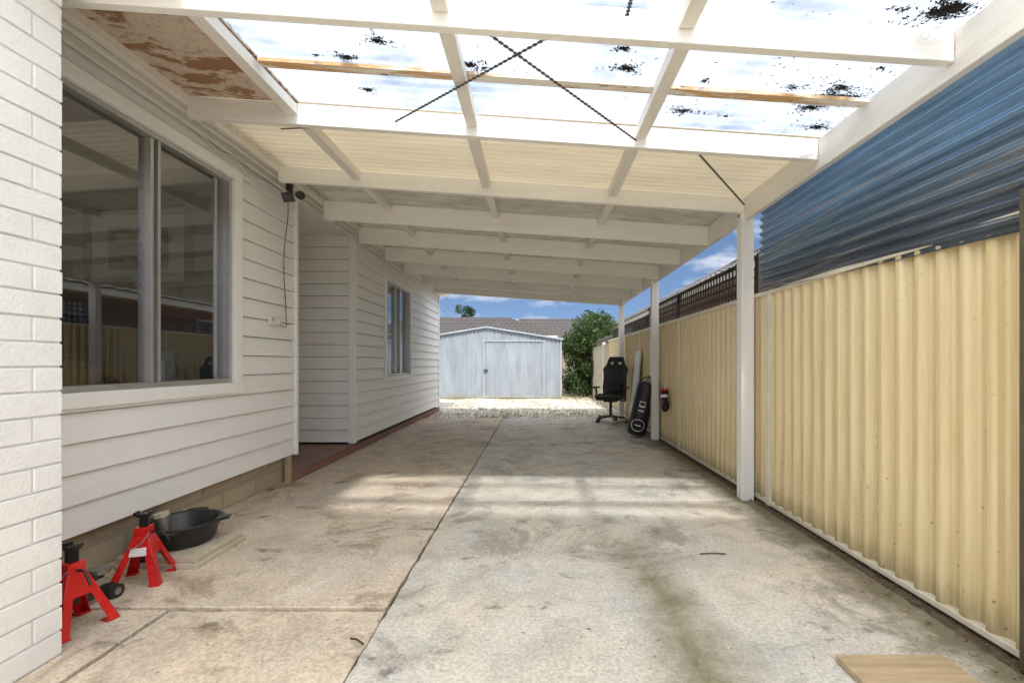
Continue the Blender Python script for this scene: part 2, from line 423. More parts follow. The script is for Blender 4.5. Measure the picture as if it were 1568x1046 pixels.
b=MB()
boards(b,'x',WX,1,-1.0,ZC,.275,2.92,[W1])
boards(b,'x',WX,1,ZF,ZE,.13,2.92,[W2])
boards(b,'y',ZF,-1,-3.35,WX+.0,.13,3.0)
boards(b,'y',ZE+.02,1,-9,WX,.13,3.0)
boards(b,'x',-3.35,1,ZC,ZF,.13,3.0)
b.obj('weatherboards',house)
b=MB()
def core(z0,a0,a1,W):
    b.box(WX-.12,WX-.012,a0,W[0],z0,2.95,'inwall'); b.box(WX-.12,WX-.012,W[1],a1,z0,2.95,'inwall')
    b.box(WX-.12,WX-.012,W[0],W[1],z0,W[2],'inwall'); b.box(WX-.12,WX-.012,W[0],W[1],W[3],2.95,'inwall')
core(.28,-1,ZC-.03,W1); core(.14,ZF+.02,ZE,W2)
b.box(-9,-3.4,ZC-.04,ZC+.05,.2,3,'inwall'); b.box(-9,WX-.12,ZF+.011,ZF+.1,.2,3,'inwall')
b.box(-9,WX-.12,4.60,ZC-.041,.2,3,'inwall')
b.box(-6.6,-6.5,-1,4.6,.2,3,'inwall')
b.box(-9,-5.0,-1.1,-1,.2,3,'inwall'); b.box(-3.4,-2.6,-1.1,-1,.2,3,'inwall'); b.box(-5.0,-3.4,-1.1,-1,.2,1.1,'inwall'); b.box(-5.0,-3.4,-1.1,-1,2.5,3,'inwall')  # opening added in the unseen back wall so sun lights the room
b.box(-9,-2.6,11.3,11.42,.2,3,'inwall')
b.box(-9,-2.6,-1,ZC-.03,.2,.3,'infloor'); b.box(-9,-2.6,ZF+.1,11.3,.2,.3,'infloor')
b.box(-9,-2.6,-1.1,11.45,2.96,3.0,'inwall'); b.box(-9,-8.9,-1.1,11.4,.2,3,'inwall')
b.obj('interior_walls',house)
b=MB()
b.box(WX-.06,WX+.038,ZC-.01,ZC+.035,.26,2.92,'white_trim')
b.box(WX-.045,WX+.040,ZF-.036,ZF+.05,.11,2.92,'white_trim')
b.box(WX-.03,WX+.038,ZE-.04,ZE+.05,.11,2.92,'white_trim')
b.box(-3.34,-3.30,ZF-.05,ZF-.024,.13,2.92,'white_trim')
for W,t in ((W1,.085),(W2,.07)):
    y0,y1,z0,z1=W
    b.box(WX-.05,WX+.044,y0-t,y1+t,z1,z1+t,'white_trim')
    b.box(WX-.05,WX+.042,y0-t,y0,z0,z1,'white_trim'); b.box(WX-.05,WX+.042,y1,y1+t,z0,z1,'white_trim')
    b.box(WX-.05,WX+.050,y0-t-.01,y1+t+.01,z0-t,z0,'white_trim')
b.obj('corner_boards_and_architraves',house,bevel=.004)
def window(W,mulls,name,fr=.032):
    y0,y1,z0,z1=W; y0+=.002;y1-=.002;z0+=.002;z1-=.002; q=MB(); X0=WX-.07; X1=WX+.01
    q.box(X0,X1,y0,y0+fr,z0,z1,'alu'); q.box(X0,X1,y1-fr,y1,z0,z1,'alu')
    q.box(X0,X1,y0+fr,y1-fr,z0,z0+fr,'alu'); q.box(X0,X1,y0+fr,y1-fr,z1-fr,z1,'alu')
    for m,wd,dx in mulls: q.box(X0+.005,X1-.014+dx,m-wd/2,m+wd/2,z0+fr,z1-fr,'alu')
    q.obj(name+'_frame',house,bevel=.003)
    q=MB(); q.quad((WX-.045,y0+fr,z0+fr),(WX-.045,y1-fr,z0+fr),(WX-.045,y1-fr,z1-fr),(WX-.045,y0+fr,z1-fr),'glass'); q.obj(name+'_glass',house)
window(W1,[(2.965,.026,0),(3.015,.022,.006),(3.60,.018,-.03)],'front_window')
window(W2,[(8.1,.05,.0),(8.35,.05,0)],'side_window')
b=MB()
b.box(WX-.16,WX-.13,8.15,8.86,1.0,2.56,'whiteplastic')
b.obj('window_blind',house)
b=MB(); b.box(WX-.25,WX-.06,-1,ZC-.05,-.05,.275,'plinth'); b.obj('plinth',house)
b=MB(); b.box(-3.6,WX+.02,ZC-.04,ZF-.01,-.05,.10,'porchf'); b.box(-3.0,WX+.045,ZC-.06,ZE,-.05,.085,'stepbrick')
b.box(WX-.03,WX+.02,ZC-.11,ZC-.06,0,.30,'timber')
b.obj('porch_step_and_brick_edge',house,bevel=.006)
b=MB()
b.box(-2.275,-2.25,-1.2,ZE+.3,2.87,3.02,'beam_y')
b.box(-3.6,-2.276,-1.2,ZE+.3,2.925,2.94,'beam_y')
b.box(WX+.034,WX+.064,-1.0,ZE,2.87,2.923,'beam_y')
b.box(-2.40,-2.37,-1.0,ZE,2.895,2.923,'beam_y')
b.obj('fascia_and_soffit',house,bevel=.004)
def tiled(mb,e0,e1,r0,r1,mat,rows=14):
    e0,e1,r0,r1=map(Vector,(e0,e1,r0,r1)); up=(e1-e0).cross(r0-e0).normalized()
    if up.z<0: up=-up
    for i in range(rows):
        t0=i/rows;t1=(i+1)/rows
        a=e0.lerp(r0,t0)+up*.035;b_=e1.lerp(r1,t0)+up*.035;c=e1.lerp(r1,t1)+up*.005;d_=e0.lerp(r0,t1)+up*.005
        n=max(1,int((b_-a).length/.3)); V=[]
        for k in range(n*4+1):
            s=k/(n*4); o=up*(.012*math.sin(k*math.pi/2))
            V+= [a.lerp(b_,s)+o-up*.035, a.lerp(b_,s)+o, d_.lerp(c,s)+o*.8]
        fs=[]
        for k in range(n*4): fs+=[(k*3,k*3+3,k*3+4,k*3+1),(k*3+1,k*3+4,k*3+5,k*3+2)]
        mb.add(V,fs,mat,False)
b=MB(); tiled(b,(-2.2,-1.3,3.03),(-2.2,11.9,3.03),(-6.2,2.5,4.75),(-6.2,8,4.75),'tile')
tiled(b,(-2.2,11.9,3.03),(-10.2,11.9,3.03),(-6.2,8,4.75),(-6.21,8,4.75),'tile')
b.obj('tiled_roof',house)
q=empty('framed_picture'); b=MB()
yy=4.575
b.box(-4.50,-3.50,yy,yy+.02,2.00,2.70,'label'); 
b.box(-4.30,-3.70,yy-.006,yy-.001,2.14,2.56,'dark')
b.box(-4.15,-3.85,yy-.009,yy-.0065,2.22,2.36,'steel'); b.box(-4.22,-3.95,yy-.009,yy-.0065,2.40,2.50,'fascia')
for r in ((-4.54,-4.47,2.0,2.7),(-3.53,-3.46,2.0,2.7),(-4.54,-3.46,2.69,2.75),(-4.54,-3.46,1.95,2.01)): b.box(r[0],r[1],yy-.02,yy+.022,r[2],r[3],'black')
b.obj('frame_and_print',q)
b=MB(); b.box(-3.5,-2.75,2.2,4.3,.93,.97,'timber')
for x in (-3.45,-2.8):
    for y in (2.25,4.25): b.box(x-.03,x+.03,y-.03,y+.03,.3,.93,'timber')
b.obj('desk',bevel=.004)
b=MB(); b.box(-3.15,-2.78,2.72,3.05,.975,1.17,'cardboard'); b.box(-3.15,-2.98,2.71,3.06,1.171,1.176,'cardboard'); b.obj('cardboard_box',bevel=.003)
b=MB(); b.box(-3.08,-3.06,2.55,3.12,1.22,1.52,'black'); b.cyl((-3.09,2.83,.98),(-3.09,2.83,1.25),.02,None,'black'); b.box(-3.2,-3.0,2.72,2.95,.972,.985,'black') ; b.obj('computer_monitor',bevel=.004)
b=MB(); b.box(-2.80,-2.78,3.28,3.40,.975,1.22,'label'); b.obj('white_card')
b=MB(); b.cyl((-2.82,3.50,.975),(-2.82,3.50,.99),.06,None,'black'); b.cyl((-2.82,3.50,.99),(-2.82,3.50,1.08),.012,None,'black'); b.ell((-2.82,3.50,1.14),(.05,.08,.08),'black'); b.obj('desk_fan')

# ------------------------------------------------------------ white painted brick wall
bw=empty('painted_brick_wall'); b=MB(); BX=-1.96; BY=1.88
hc=.0985; L=.234
for r in range(32):
    z0=r*hc+.006
    first=L/2-.004 if r%2 else L
    yy=BY
    while yy>-.6:
        ln=first if yy==BY else L
        y0=yy-ln+.008
        j=random.uniform(-.002,.002)
        b.box(BX-.05,BX+j,y0,yy,z0,z0+hc-.009,'paintbrick')
        yy-=ln
b.obj('bricks',bw,bevel=.003)
b=MB(); b.box(-2.46,BX-.006,-.7,BY-.004,0,3.2,'mortar'); b.obj('mortar_core',bw)

# ------------------------------------------------------------ carport
cp=empty('carport')
rz=lambda x:2.92-.068*(x+2.22)
beams=[(2.0,.135),(2.96,.135),(4.0,.135),(4.85,.20),(5.8,.20),(6.8,.20),(7.8,.20),(8.9,.20),(9.9,.20)]
beams=[(0.0,.135),(1.0,.135)]+beams
b=MB()
for y,dp in beams:
    xl,xr=-2.262,1.818; t=.045; yb=y-.02
    b.hexa([(xl,yb,rz(xl)-dp),(xr,yb,rz(xr)-dp),(xr,yb+t,rz(xr)-dp),(xl,yb+t,rz(xl)-dp)],
           [(xl,yb,rz(xl)),(xr,yb,rz(xr)),(xr,yb+t,rz(xr)),(xl,yb+t,rz(xl))],'beam')
b.obj('cross_beams',cp,bevel=.004)
b=MB()
for i in range(len(beams)-1):
    y0=beams[i][0]+.027; y1=beams[i+1][0]-.022
    for x in (-1.57,-.43,.66):
        w=.035; x_=x+random.uniform(-.015,.015)
        b.hexa([(x_-w,y0,rz(x_)-.075),(x_+w,y0,rz(x_)-.075),(x_+w,y1,rz(x_)-.075),(x_-w,y1,rz(x_)-.075)],
               [(x_-w,y0,rz(x_)-.004),(x_+w,y0,rz(x_)-.008),(x_+w,y1,rz(x_)-.008),(x_-w,y1,rz(x_)-.004)],'beam_y')
b.obj('rafters',cp,bevel=.003)
b=MB(); b.box(1.82,1.866,-.5,10.05,2.45,2.645,'beam_y'); b.obj('edge_beam',cp,bevel=.004)
b=MB(); y=2.52
b.hexa([(-1.53,y-.03,rz(-1.53)-.02),(1.82,y-.03,rz(1.82)-.02),(1.82,y+.03,rz(1.82)-.02),(-1.53,y+.03,rz(-1.53)-.02)],
       [(-1.53,y-.03,rz(-1.53)+.0),(1.82,y-.03,rz(1.82)+.0),(1.82,y+.03,rz(1.82)+.0),(-1.53,y+.03,rz(-1.53)+.0)],'rust')
b.obj('rusty_batten',cp)
b=MB()
for y in (4.04,7.15,9.95,-.4):
    b.box(1.795,1.905,y-.05,y+.05,-.02,2.62,'post')
b.obj('posts',cp,bevel=.005)
b=MB()
for y in (4.04,7.15,9.95):
    for z in (2.50,2.58): b.cyl((1.785,y,z),(1.796,y,z),.012,None,'steel',8)
b.obj('bolts',cp)
def sheet(y0,y1,x0,x1,mat,name,lift=.012,amp=.008):
    mb=MB()
    corr(mb,lambda s,t,o:(x0+(x1-x0)*t,y0+s,rz(x0+(x1-x0)*t)+lift+o),y1-y0,.076,mat,8,'sin',amp,2)
    mb.obj(name,cp)
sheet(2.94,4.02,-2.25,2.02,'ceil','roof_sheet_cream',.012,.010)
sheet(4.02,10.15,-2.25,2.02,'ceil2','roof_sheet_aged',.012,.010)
sheet(1.66,3.02,-1.545,2.02,'poly','roof_sheet_clear',.024)
sheet(-.5,1.66,-2.25,2.02,'diffuser','roof_sheet_diffuser')  # unseen; ends just behind the camera to let more sun in
b=MB(); b.hexa([(-2.26,1.66,rz(-2.26)+.004),(-1.54,1.66,rz(-1.54)+.004),(-1.54,2.94,rz(-1.54)+.004),(-2.26,2.94,rz(-2.26)+.004)],
 [(-2.26,1.66,rz(-2.26)+.014),(-1.54,1.66,rz(-1.54)+.014),(-1.54,2.94,rz(-1.54)+.014),(-2.26,2.94,rz(-2.26)+.014)],'peel')
b.obj('peeling_panel',cp)
b=MB()
def strap(px0,py0,Z0,px1,py1,Z1,dz=-.012):
    a=P(px0,py0,Z0);c=P(px1,py1,Z1)
    a.z=rz(a.x)-.085+dz; c.z=rz(c.x)-.085+dz
    n=40
    for i in range(n):
        p=a.lerp(c,i/n); q=a.lerp(c,(i+.6)/n); b.bar(p,q,.018,.002,'strap')
    b.bar(a,c,.009,.0015,'strap')
strap(605,168,2.9,850,62,2.03); strap(740,55,2.03,975,190,2.92,-.018)
strap(430,235,3.1,530,205,2.99); strap(1070,240,3.05,1140,285,3.9)
strap(960,10,1.9,1060,-60,1.1)
b.obj('strap_braces',cp)
# blue corrugated side screen
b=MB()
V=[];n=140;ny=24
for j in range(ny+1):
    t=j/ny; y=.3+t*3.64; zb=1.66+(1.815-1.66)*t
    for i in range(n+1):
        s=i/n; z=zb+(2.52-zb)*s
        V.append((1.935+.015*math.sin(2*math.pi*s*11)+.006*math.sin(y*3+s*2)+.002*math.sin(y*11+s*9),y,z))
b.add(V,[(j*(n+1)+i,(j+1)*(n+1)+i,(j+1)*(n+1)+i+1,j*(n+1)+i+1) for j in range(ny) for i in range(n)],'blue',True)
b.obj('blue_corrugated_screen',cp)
# leaf litter on clear roof
b=MB()
spots=[(530,88,.032,200),(578,63,.036,220),(563,138,.026,130),(960,105,.045,330),(955,75,.03,140),(1045,170,.045,220),(720,100,.04,230),(712,118,.03,80),
 (1240,165,.06,420),(1270,150,.08,700),(1300,150,.055,420),(1250,195,.05,330),(1215,135,.04,90),(1290,135,.055,260),(1440,20,.055,600),(1460,12,.045,500),(1380,15,.03,50),(1110,178,.02,30),(485,85,.012,24),(740,105,.02,40),(1080,125,.02,40),(1350,105,.02,40)]
for px,py,r,cnt in spots:
    x,y=0,2.5
    for _ in range(30):
        z=rz(x)+.012; y=(z-H)*F/(CY-py); x=(px-CX)*y/F
    def fn():
        a=random.uniform(0,6.28);q=abs(random.gauss(0,.55))*r
        q*=1+.5*math.sin(a*3+px)
        xx=x+q*1.9*math.cos(a);y_=y+q*math.sin(a)
        return (xx,y_,rz(xx)+.012+random.uniform(0,.004)),None
    scatter_leaves(b,fn,cnt,.009,'litter')
def fn():
    xx=random.uniform(-1.5,1.8); xx=xx if random.random()<.3 else random.uniform(.9,1.85)
    return (xx,random.uniform(1.7,2.95),rz(xx)+.012),None
scatter_leaves(b,fn,320,.008,'litter')
b.obj('roof_leaf_litter')

# ------------------------------------------------------------ right fence
fe=empty('steel_fence'); b=MB(); FX=1.99
corr(b,lambda s,t,o:(FX-o,.4+s,.03+1.755*t),12.0,.125,'fence',10,'trap',.042,2)
b.obj('fence_sheets',fe,bevel=.005,seg=2)
b=MB()
b.box(FX-.052,FX+.02,.4,12.4,1.775,1.81,'fence_rail'); b.box(FX-.048,FX+.02,.4,12.4,.010,.04,'fence_rail')
for k in range(6):
    y=1.44+2.4*k
    if k==0: continue
    b.box(FX-.049,FX+.03,y-.03,y+.03,0,1.80,'fence_rail')
b.obj('rails_and_posts',fe,bevel=.004)
b=MB(); b.box(FX-.10,FX-.055,1.66,1.785,-.03,1.88,'darkpost'); b.obj('dark_upright',fe,bevel=.004)
fe2=empty('rear_fence'); b=MB()
corr(b,lambda s,t,o:(FX-.005-o,12.41+s,-.02+1.72*t),6.0,.125,'fence_far',8,'trap',.028,2)
b.box(FX-.04,FX+.02,12.41,18.4,1.70,1.73,'fence_far'); b.obj('rear_fence_sheets',fe2)
b=MB(); corr(b,lambda s,t,o:(-12+s,18.4-o,-.02+1.72*t),14.0,.125,'fence_far',8,'trap',.028,2); b.obj('back_sheets',fe2)
def lattice(name,y0,y1,z0,z1,X,mat,pitch=.085):
    mb=MB(); n=int((y1-y0)/pitch)
    for i in range(n+1): mb.box(X,X+.008,y0+i*pitch-.013,y0+i*pitch+.013,z0,z1,mat)
    m=int((z1-z0)/pitch)
    for j in range(m+1): mb.box(X-.009,X-.001,y0,y1,z0+j*pitch-.013,z0+j*pitch+.013,mat)
    mb.box(X-.02,X+.02,y0,y1,z1,z1+.03,mat)
    k=y0
    while k<y1: mb.box(X-.025,X+.025,k-.02,k+.02,z0-.5,z1+.04,mat); k+=2.4
    mb.obj(name)
lattice('lattice_screen',4.2,8.4,1.83,2.17,2.06,'lattice')
lattice('lattice_screen',8.45,12.4,1.83,2.05,2.06,'lattice')
lattice('lattice_screen',12.5,17,1.74,1.93,2.06,'lattice2')

# ------------------------------------------------------------ neighbour brick house (right)
nh=empty('brick_house'); b=MB()
b.box(3.5,8.6,-4,16.6,-.03,2.5,'brick_y'); b.obj('walls',nh)
b=MB(); b.box(3.02,9.1,-4.5,17.0,2.50,2.53,'fascia'); b.box(2.98,3.02,-4.5,17.05,2.47,2.62,'fascia'); b.box(2.98,9.1,17.0,17.05,2.47,2.62,'fascia')
b.obj('eaves',nh)
b=MB(); tiled(b,(2.97,-4.5,2.6),(2.97,17.05,2.6),(6,-1.5,4.2),(6,14,4.2),'tile',12)
tiled(b,(2.97,17.05,2.6),(9.1,17.05,2.6),(6,14,4.2),(6.01,14,4.2),'tile',12)
tiled(b,(9.1,-4.5,2.6),(9.1,17.05,2.6),(6,-1.5,4.2),(6,14,4.2),'tile',12)
tiled(b,(2.97,-4.5,2.6),(9.1,-4.5,2.6),(6,-1.5,4.2),(6.01,-1.5,4.2),'tile',12)
b.tube([(6,-1.5,4.24),(6,14,4.24)],.07,'tile'); b.tube([(6,14,4.24),(2.97,17.05,2.64)],.06,'tile'); b.obj('tiled_roof',nh)
b=MB()
for y in (2,7,11.5):
    b.box(3.46,3.52,y,y+1.6,1.0,2.3,'white_trim'); b.box(3.45,3.458,y+.06,y+.77,1.06,2.24,'glass'); b.box(3.45,3.458,y+.83,y+1.54,1.06,2.24,'glass')
b.obj('windows',nh)
rh=empty('tiled_roof_house'); b=MB()
b.box(-14,.6,24.5,31,-.03,2.6,'brick_x'); b.obj('walls',rh)
b=MB(); tiled(b,(-14.5,24,2.6),(1.1,24,2.6),(-11,27.8,3.98),(-1.8,27.8,3.98),'tile_r',12)
tiled(b,(1.1,24,2.6),(1.1,31.5,2.6),(-1.8,27.8,3.98),(-1.8,27.81,3.98),'tile_r',12)
b.box(-14.5,1.1,23.96,24,2.5,2.63,'fascia'); b.obj('tiled_roof',rh)
rh=empty('tiled_roof_house'); b=MB(); b.box(.5,7,27.5,34,-.03,2.7,'brick_x'); b.obj('walls',rh)
b=MB(); tiled(b,(-1,27,2.7),(7.5,27,2.7),(-1.2,31,4.2),(3.2,31,4.2),'tile_r',12)
tiled(b,(7.5,27,2.7),(7.5,34,2.7),(3.2,31,4.2),(3.2,31.01,4.2),'tile_r',12); b.obj('tiled_roof',rh)

# ------------------------------------------------------------ shed
sh=empty('garden_shed'); b=MB(); SY=15.6
x0,x1,pk=-4.25,.83,-1.72
ez,pz=2.03,2.42
roofz=lambda x: ez+(pz-ez)*(1-abs(x-pk)/(x1-pk))
corr(b,lambda s,t,o:(x0+s,SY-o,.0+t*(roofz(min(x0+s,x1))-.02)),x1-x0,.14,'galv',10,'trap',.022,2)
corr(b,lambda s,t,o:(x1+o,SY+s,t*2.0),2.5,.14,'galv',10,'trap',.022,2)
b.box(x0,x1-.02,SY+2.45,SY+2.5,0,2.0,'galv')
b.obj('walls',sh)
b=MB()
for sgn,xe in ((1,x1+.08),(-1,x0-.08)):
    V=[]
    for i in range(61):
        yy=SY-.08+i*2.7/60; o=.012*math.sin(i*1.57)
        V+=[(pk,yy,pz+.02+o),(xe,yy,ez-.01+o)]
    b.add(V,[(i*2,i*2+1,i*2+3,i*2+2) for i in range(60)],'galv',True)
b.obj('roof',sh)
b=MB()
b.bar((pk,SY-.09,pz+.0),(x1+.08,SY-.09,ez-.03),.02,.05,'galv2'); b.bar((pk,SY-.09,pz+.0),(x0-.08,SY-.09,ez-.03),.02,.05,'galv2')
dx0=P(742,0,SY).x; dx1=P(833,0,SY).x
corr(b,lambda s,t,o:(dx0+.03+s,SY-.05-o,.05+t*1.86),dx1-dx0-.06,.14,'galv',10,'trap',.018,2)
for x in (dx0,dx1): b.box(x-.025,x+.025,SY-.085,SY-.02,.02,1.96,'galv2')
b.box(dx0-.02,dx1+.02,SY-.088,SY-.02,1.92,1.97,'galv2'); b.box(dx0-.02,dx1+.02,SY-.088,SY-.02,.02,.06,'galv2')
b.box(x1-.03,x1+.025,SY-.04,SY+.03,0,2.02,'galv2')
b.obj('door_and_trim',sh)
b=MB(); b.box(dx0+.03,dx0+.12,SY-.12,SY-.06,.93,.97,'dark'); b.cyl((dx0+.0,SY-.12,.85),(dx0+.0,SY-.12,1.0),.014,None,'dark',8); b.obj('door_latch',sh)

# ------------------------------------------------------------ vegetation
def tree(name,base,clumps,nleaf,size,mat,dark=.4,mat2='leafdk'):
    e=empty(name); b=MB(); bx=Vector(base)
    top=max(c[0][2] for c in clumps); cen=Vector((sum(c[0][0] for c in clumps)/len(clumps),sum(c[0][1] for c in clumps)/len(clumps),0))
    fork=Vector((cen.x,cen.y,top*.45))
    b.tube([bx,bx.lerp(fork,.5)+Vector((.04,.02,0)),fork],[.10,.08,.06],'bark')
    for c,r in clumps:
        c=Vector(c); m=fork.lerp(c,.5)+Vector((random.uniform(-.1,.1),random.uniform(-.1,.1),.05))
        b.tube([fork,m,c],[.05,.03,.01],'bark',6)
    b.obj('trunk_and_limbs',e)
    b=MB(); tot=sum(r**2 for c,r in clumps)
    for c,r in clumps:
        def fn():
            d=Vector((random.gauss(0,1),random.gauss(0,1),random.gauss(0,.9))).normalized()*r*random.uniform(.45,1.12)**.8
            return Vector(c)+d,None
        scatter_leaves(b,fn,int(nleaf*r*r/tot*(1-dark)),size,mat,False)
        scatter_leaves(b,fn,int(nleaf*r*r/tot*dark),size,mat2,False)
    b.obj('leaves',e)
cl=[]
for _ in range(56):
    x=random.uniform(1.0,2.45); hmax=2.05+ (x-1.0)*.85
    cl.append(((x,random.uniform(15.9,17.2),random.uniform(.25,hmax)),random.uniform(.20,.42)))
tree('garden_bush',(1.5,16.6,-.03),cl,16000,.055,'leaf')
cl=[((random.uniform(1.9,3.1),random.uniform(17.8,18.8),random.uniform(1.6,3.0)),random.uniform(.22,.42)) for _ in range(16)]
tree('garden_bush',(2.5,18.9,-.03),cl,5000,.06,'leaf')
cl=[((-5.9+random.uniform(-.6,.6),38,random.uniform(4.6,5.7)),random.uniform(.25,.45)) for _ in range(9)]
tree('distant_tree',(-5.9,38,-.03),cl,1600,.09,'leafdk')
e=empty('palm_tree'); b=MB(); c=Vector((2.55,19.5,3.0))
b.tube([(2.6,19.5,-.03),(2.58,19.5,1.5),c],[.14,.11,.09],'bark',10)
for k in range(16):
    a=k*2.4; el=random.uniform(.1,1.2); Lf=random.uniform(.9,1.3)
    d=Vector((math.cos(a)*math.cos(el),math.sin(a)*math.cos(el),math.sin(el))); pts=[]
    for i in range(9):
        t=i/8; pts.append(c+d*Lf*t+Vector((0,0,-.7*t*t)))
    b.tube(pts,.01,'leaf',5); sd=Vector((-math.sin(a),math.cos(a),0))
    for i in range(2,9):
        for s in (-1,1):
            for q in (0,.5):
                p=pts[i-1].lerp(pts[i],q); ln=.28*(1-.5*i/9)
                tip=p+sd*s*ln+d*ln*.5+Vector((0,0,-.12)); b.add([p,p+d*.04,tip],[(0,1,2)],'leaf')
b.obj('trunk_and_fronds',e)
b=MB(); b.cyl((-9.5,40,-.03),(-9.5,40,8.2),.12,None,'bark',8); b.box(-10.4,-8.6,39.95,40.05,7.7,7.8,'bark')
for dxx in (-.7,0,.7): b.tube([(-9.5+dxx+t*4.0,40-t*2,7.85-math.sin(t*math.pi/2*.9)*3.2) for t in [i/10 for i in range(11)]],.012,'dark',5)
b.obj('power_pole')

# ------------------------------------------------------------ floor litter
b=MB()
def fn(): return (random.uniform(1.86,1.96)+random.choice([0,0,-abs(random.gauss(0,.08))]),random.uniform(1.2,9.8),random.uniform(-.005,.012)),None
scatter_leaves(b,fn,2200,.011,'litter2')
def fn(): return (random.uniform(-2.3,1.9),random.uniform(1.3,9.8),.005),None
scatter_leaves(b,fn,260,.009,'litter2')
def fn(): return (-2.45+abs(random.gauss(0,.12)),random.uniform(1.9,4.6),.006),None
scatter_leaves(b,fn,220,.010,'litter2')
b.obj('dry_leaves')
b=MB(); p=P(537,978,1.975); p.z=.006
b.tube([p,p+Vector((.03,-.012,.004)),p+Vector((.07,-.04,0))],.0045,'bark'); b.obj('twig')
b=MB(); p=P(1072,848,2.85); p.z=.006
b.tube([p,p+Vector((.08,.005,.003)),p+Vector((.16,.0,0))],.004,'bark'); b.obj('twig')
b=MB(); b.box(1.20,1.63,1.42,1.83,.002,.030,'timber'); b.obj('timber_plank',bevel=.003)

# ------------------------------------------------------------ jack stands
def jackstand(loc,rot):
    e=empty('red_jack_stand',loc,(0,0,rot)); b=MB()
    B=.118;T=.030;Ht=.26
    at=lambda z: B+(T-B)*z/Ht
    for sx in (-1,1):
        for sy in (-1,1):
            f=Vector((sx*B,sy*B,.004)); t=Vector((sx*T,sy*T,Ht))
            for ax in (Vector((-sx,0,0)),Vector((0,-sy,0))):
                w0=.042;w1=.030
                nrm=Vector((0,sy,0)) if ax.x else Vector((sx,0,0))
                b.hexa([f,f+ax*w0,f+ax*w0-nrm*.004,f-nrm*.004],[t,t+ax*w1*.98,t+ax*w1*.98-nrm*.004,t-nrm*.004],'red')
            b.box(min(f.x,f.x-sx*.05),max(f.x,f.x-sx*.05),min(f.y,f.y-sy*.05),max(f.y,f.y-sy*.05),0,.006,'red')
    for k in range(4):
        R=Matrix.Rotation(k*math.pi/2,4,'Z')
        z0,z1=.15,.25
        b.hexa([(-at(z0),-at(z0)-.002,z0),(at(z0),-at(z0)-.002,z0),(at(z0),-at(z0)+.003,z0),(-at(z0),-at(z0)+.003,z0)],
               [(-at(z1),-at(z1)-.002,z1),(at(z1),-at(z1)-.002,z1),(at(z1),-at(z1)+.003,z1),(-at(z1),-at(z1)+.003,z1)],'red',R)
    z0,z1=.155,.195
    b.hexa([(-.040,-at(z0)-.006,z0),(.040,-at(z0)-.006,z0),(.040,-at(z0)-.003,z0),(-.040,-at(z0)-.003,z0)],
           [(-.035,-at(z1)-.006,z1),(.035,-at(z1)-.006,z1),(.035,-at(z1)-.003,z1),(-.035,-at(z1)-.003,z1)],'label')
    b.box(-.034,.034,-.034,.034,Ht-.02,Ht+.035,'red')
    b.obj('base',e,bevel=.002)
    b=MB()
    b.box(-.014,.014,-.019,.019,.10,.355,'black')
    for i in range(6): b.box(.014,.022,-.015,.015,.297+i*.009,.302+i*.009,'black')
    b.hexa([(-.025,-.02,.35),(.025,-.02,.35),(.025,.02,.35),(-.025,.02,.35)],[(-.040,-.022,.367),(.040,-.022,.367),(.040,.022,.367),(-.040,.022,.367)],'black')
    for s in (-1,1): b.box(s*.034-.006,s*.034+.006,-.022,.022,.366,.378,'black')
    b.tube([(.035,0,.26),(.08,0,.262),(.10,0,.235),(.12,0,.20)],.006,'black')
    b.tube([(.040,-.040,.27),(.02,-.065,.225),(-.02,-.08,.20),(-.045,-.07,.21)],.003,'steel',6)
    b.obj('ratchet_column',e,bevel=.002)
jackstand((-2.175,2.52,.002),.30)
jackstand((-2.115,2.07,.002),-.25)
e=empty('trolley_jack',(-2.29,2.00,0),(0,0,-.1)); b=MB()
for s in (-1,1):
    b.hexa([(s*.07-.004,0,.03),(s*.07+.004,0,.03),(s*.07+.004,.36,.03),(s*.07-.004,.36,.03)],[(s*.07-.004,.02,.13),(s*.07+.004,.02,.13),(s*.07+.004,.36,.075),(s*.07-.004,.36,.075)],'dark')
b.hexa([(-.03,.05,.09),(.03,.05,.09),(.03,.35,.10),(-.03,.35,.10)],[(-.03,.05,.12),(.03,.05,.12),(.03,.35,.125),(-.03,.35,.125)],'dark')
b.cyl((0,.35,.12),(0,.35,.145),.045,None,'steel'); b.cyl((0,.0,.08),(0,.22,.08),.03,None,'red')
b.cyl((0,.0,.10),(-.02,-.25,.35),.014,None,'black')
b.obj('frame',e,bevel=.002); b=MB()
for s in (-1,1):
    for y,r in ((.34,.036),(.02,.028)):
        b.cyl((s*.082,y,r),(s*.115,y,r),r,None,'rubber',20); b.cyl((s*.115,y,r),(s*.118,y,r),r*.5,None,'steel',12)
b.obj('wheels',e)
b=MB(); b.box(-2.46,-1.97,2.64,3.09,.001,.034,'paver'); b.box(-2.45,-1.98,2.65,3.07,.0345,.068,'paver'); b.obj('stone_paver',bevel=.005)
e=empty('oil_drain_pan',(-2.24,2.88,.069),(0,0,.3)); b=MB()
b.lathe([(0,.0),(.15,.0),(.158,.004),(.175,.03),(.20,.12),(.207,.128),(.217,.130),(.220,.136),(.216,.141),(.205,.140),(.197,.132),(.172,.034),(.155,.008),(0,.008)],'black',48)
b.hexa([(.19,-.05,.122),(.255,-.018,.128),(.255,.018,.128),(.19,.05,.122)],[(.19,-.055,.141),(.268,-.02,.148),(.268,.02,.148),(.19,.055,.141)],'black')
for s in (-1,1): b.tube([(-.06,s*.21,.13),(-.05,s*.255,.132),(.05,s*.255,.132),(.06,s*.21,.13)],.010,'black')
b.obj('pan',e)
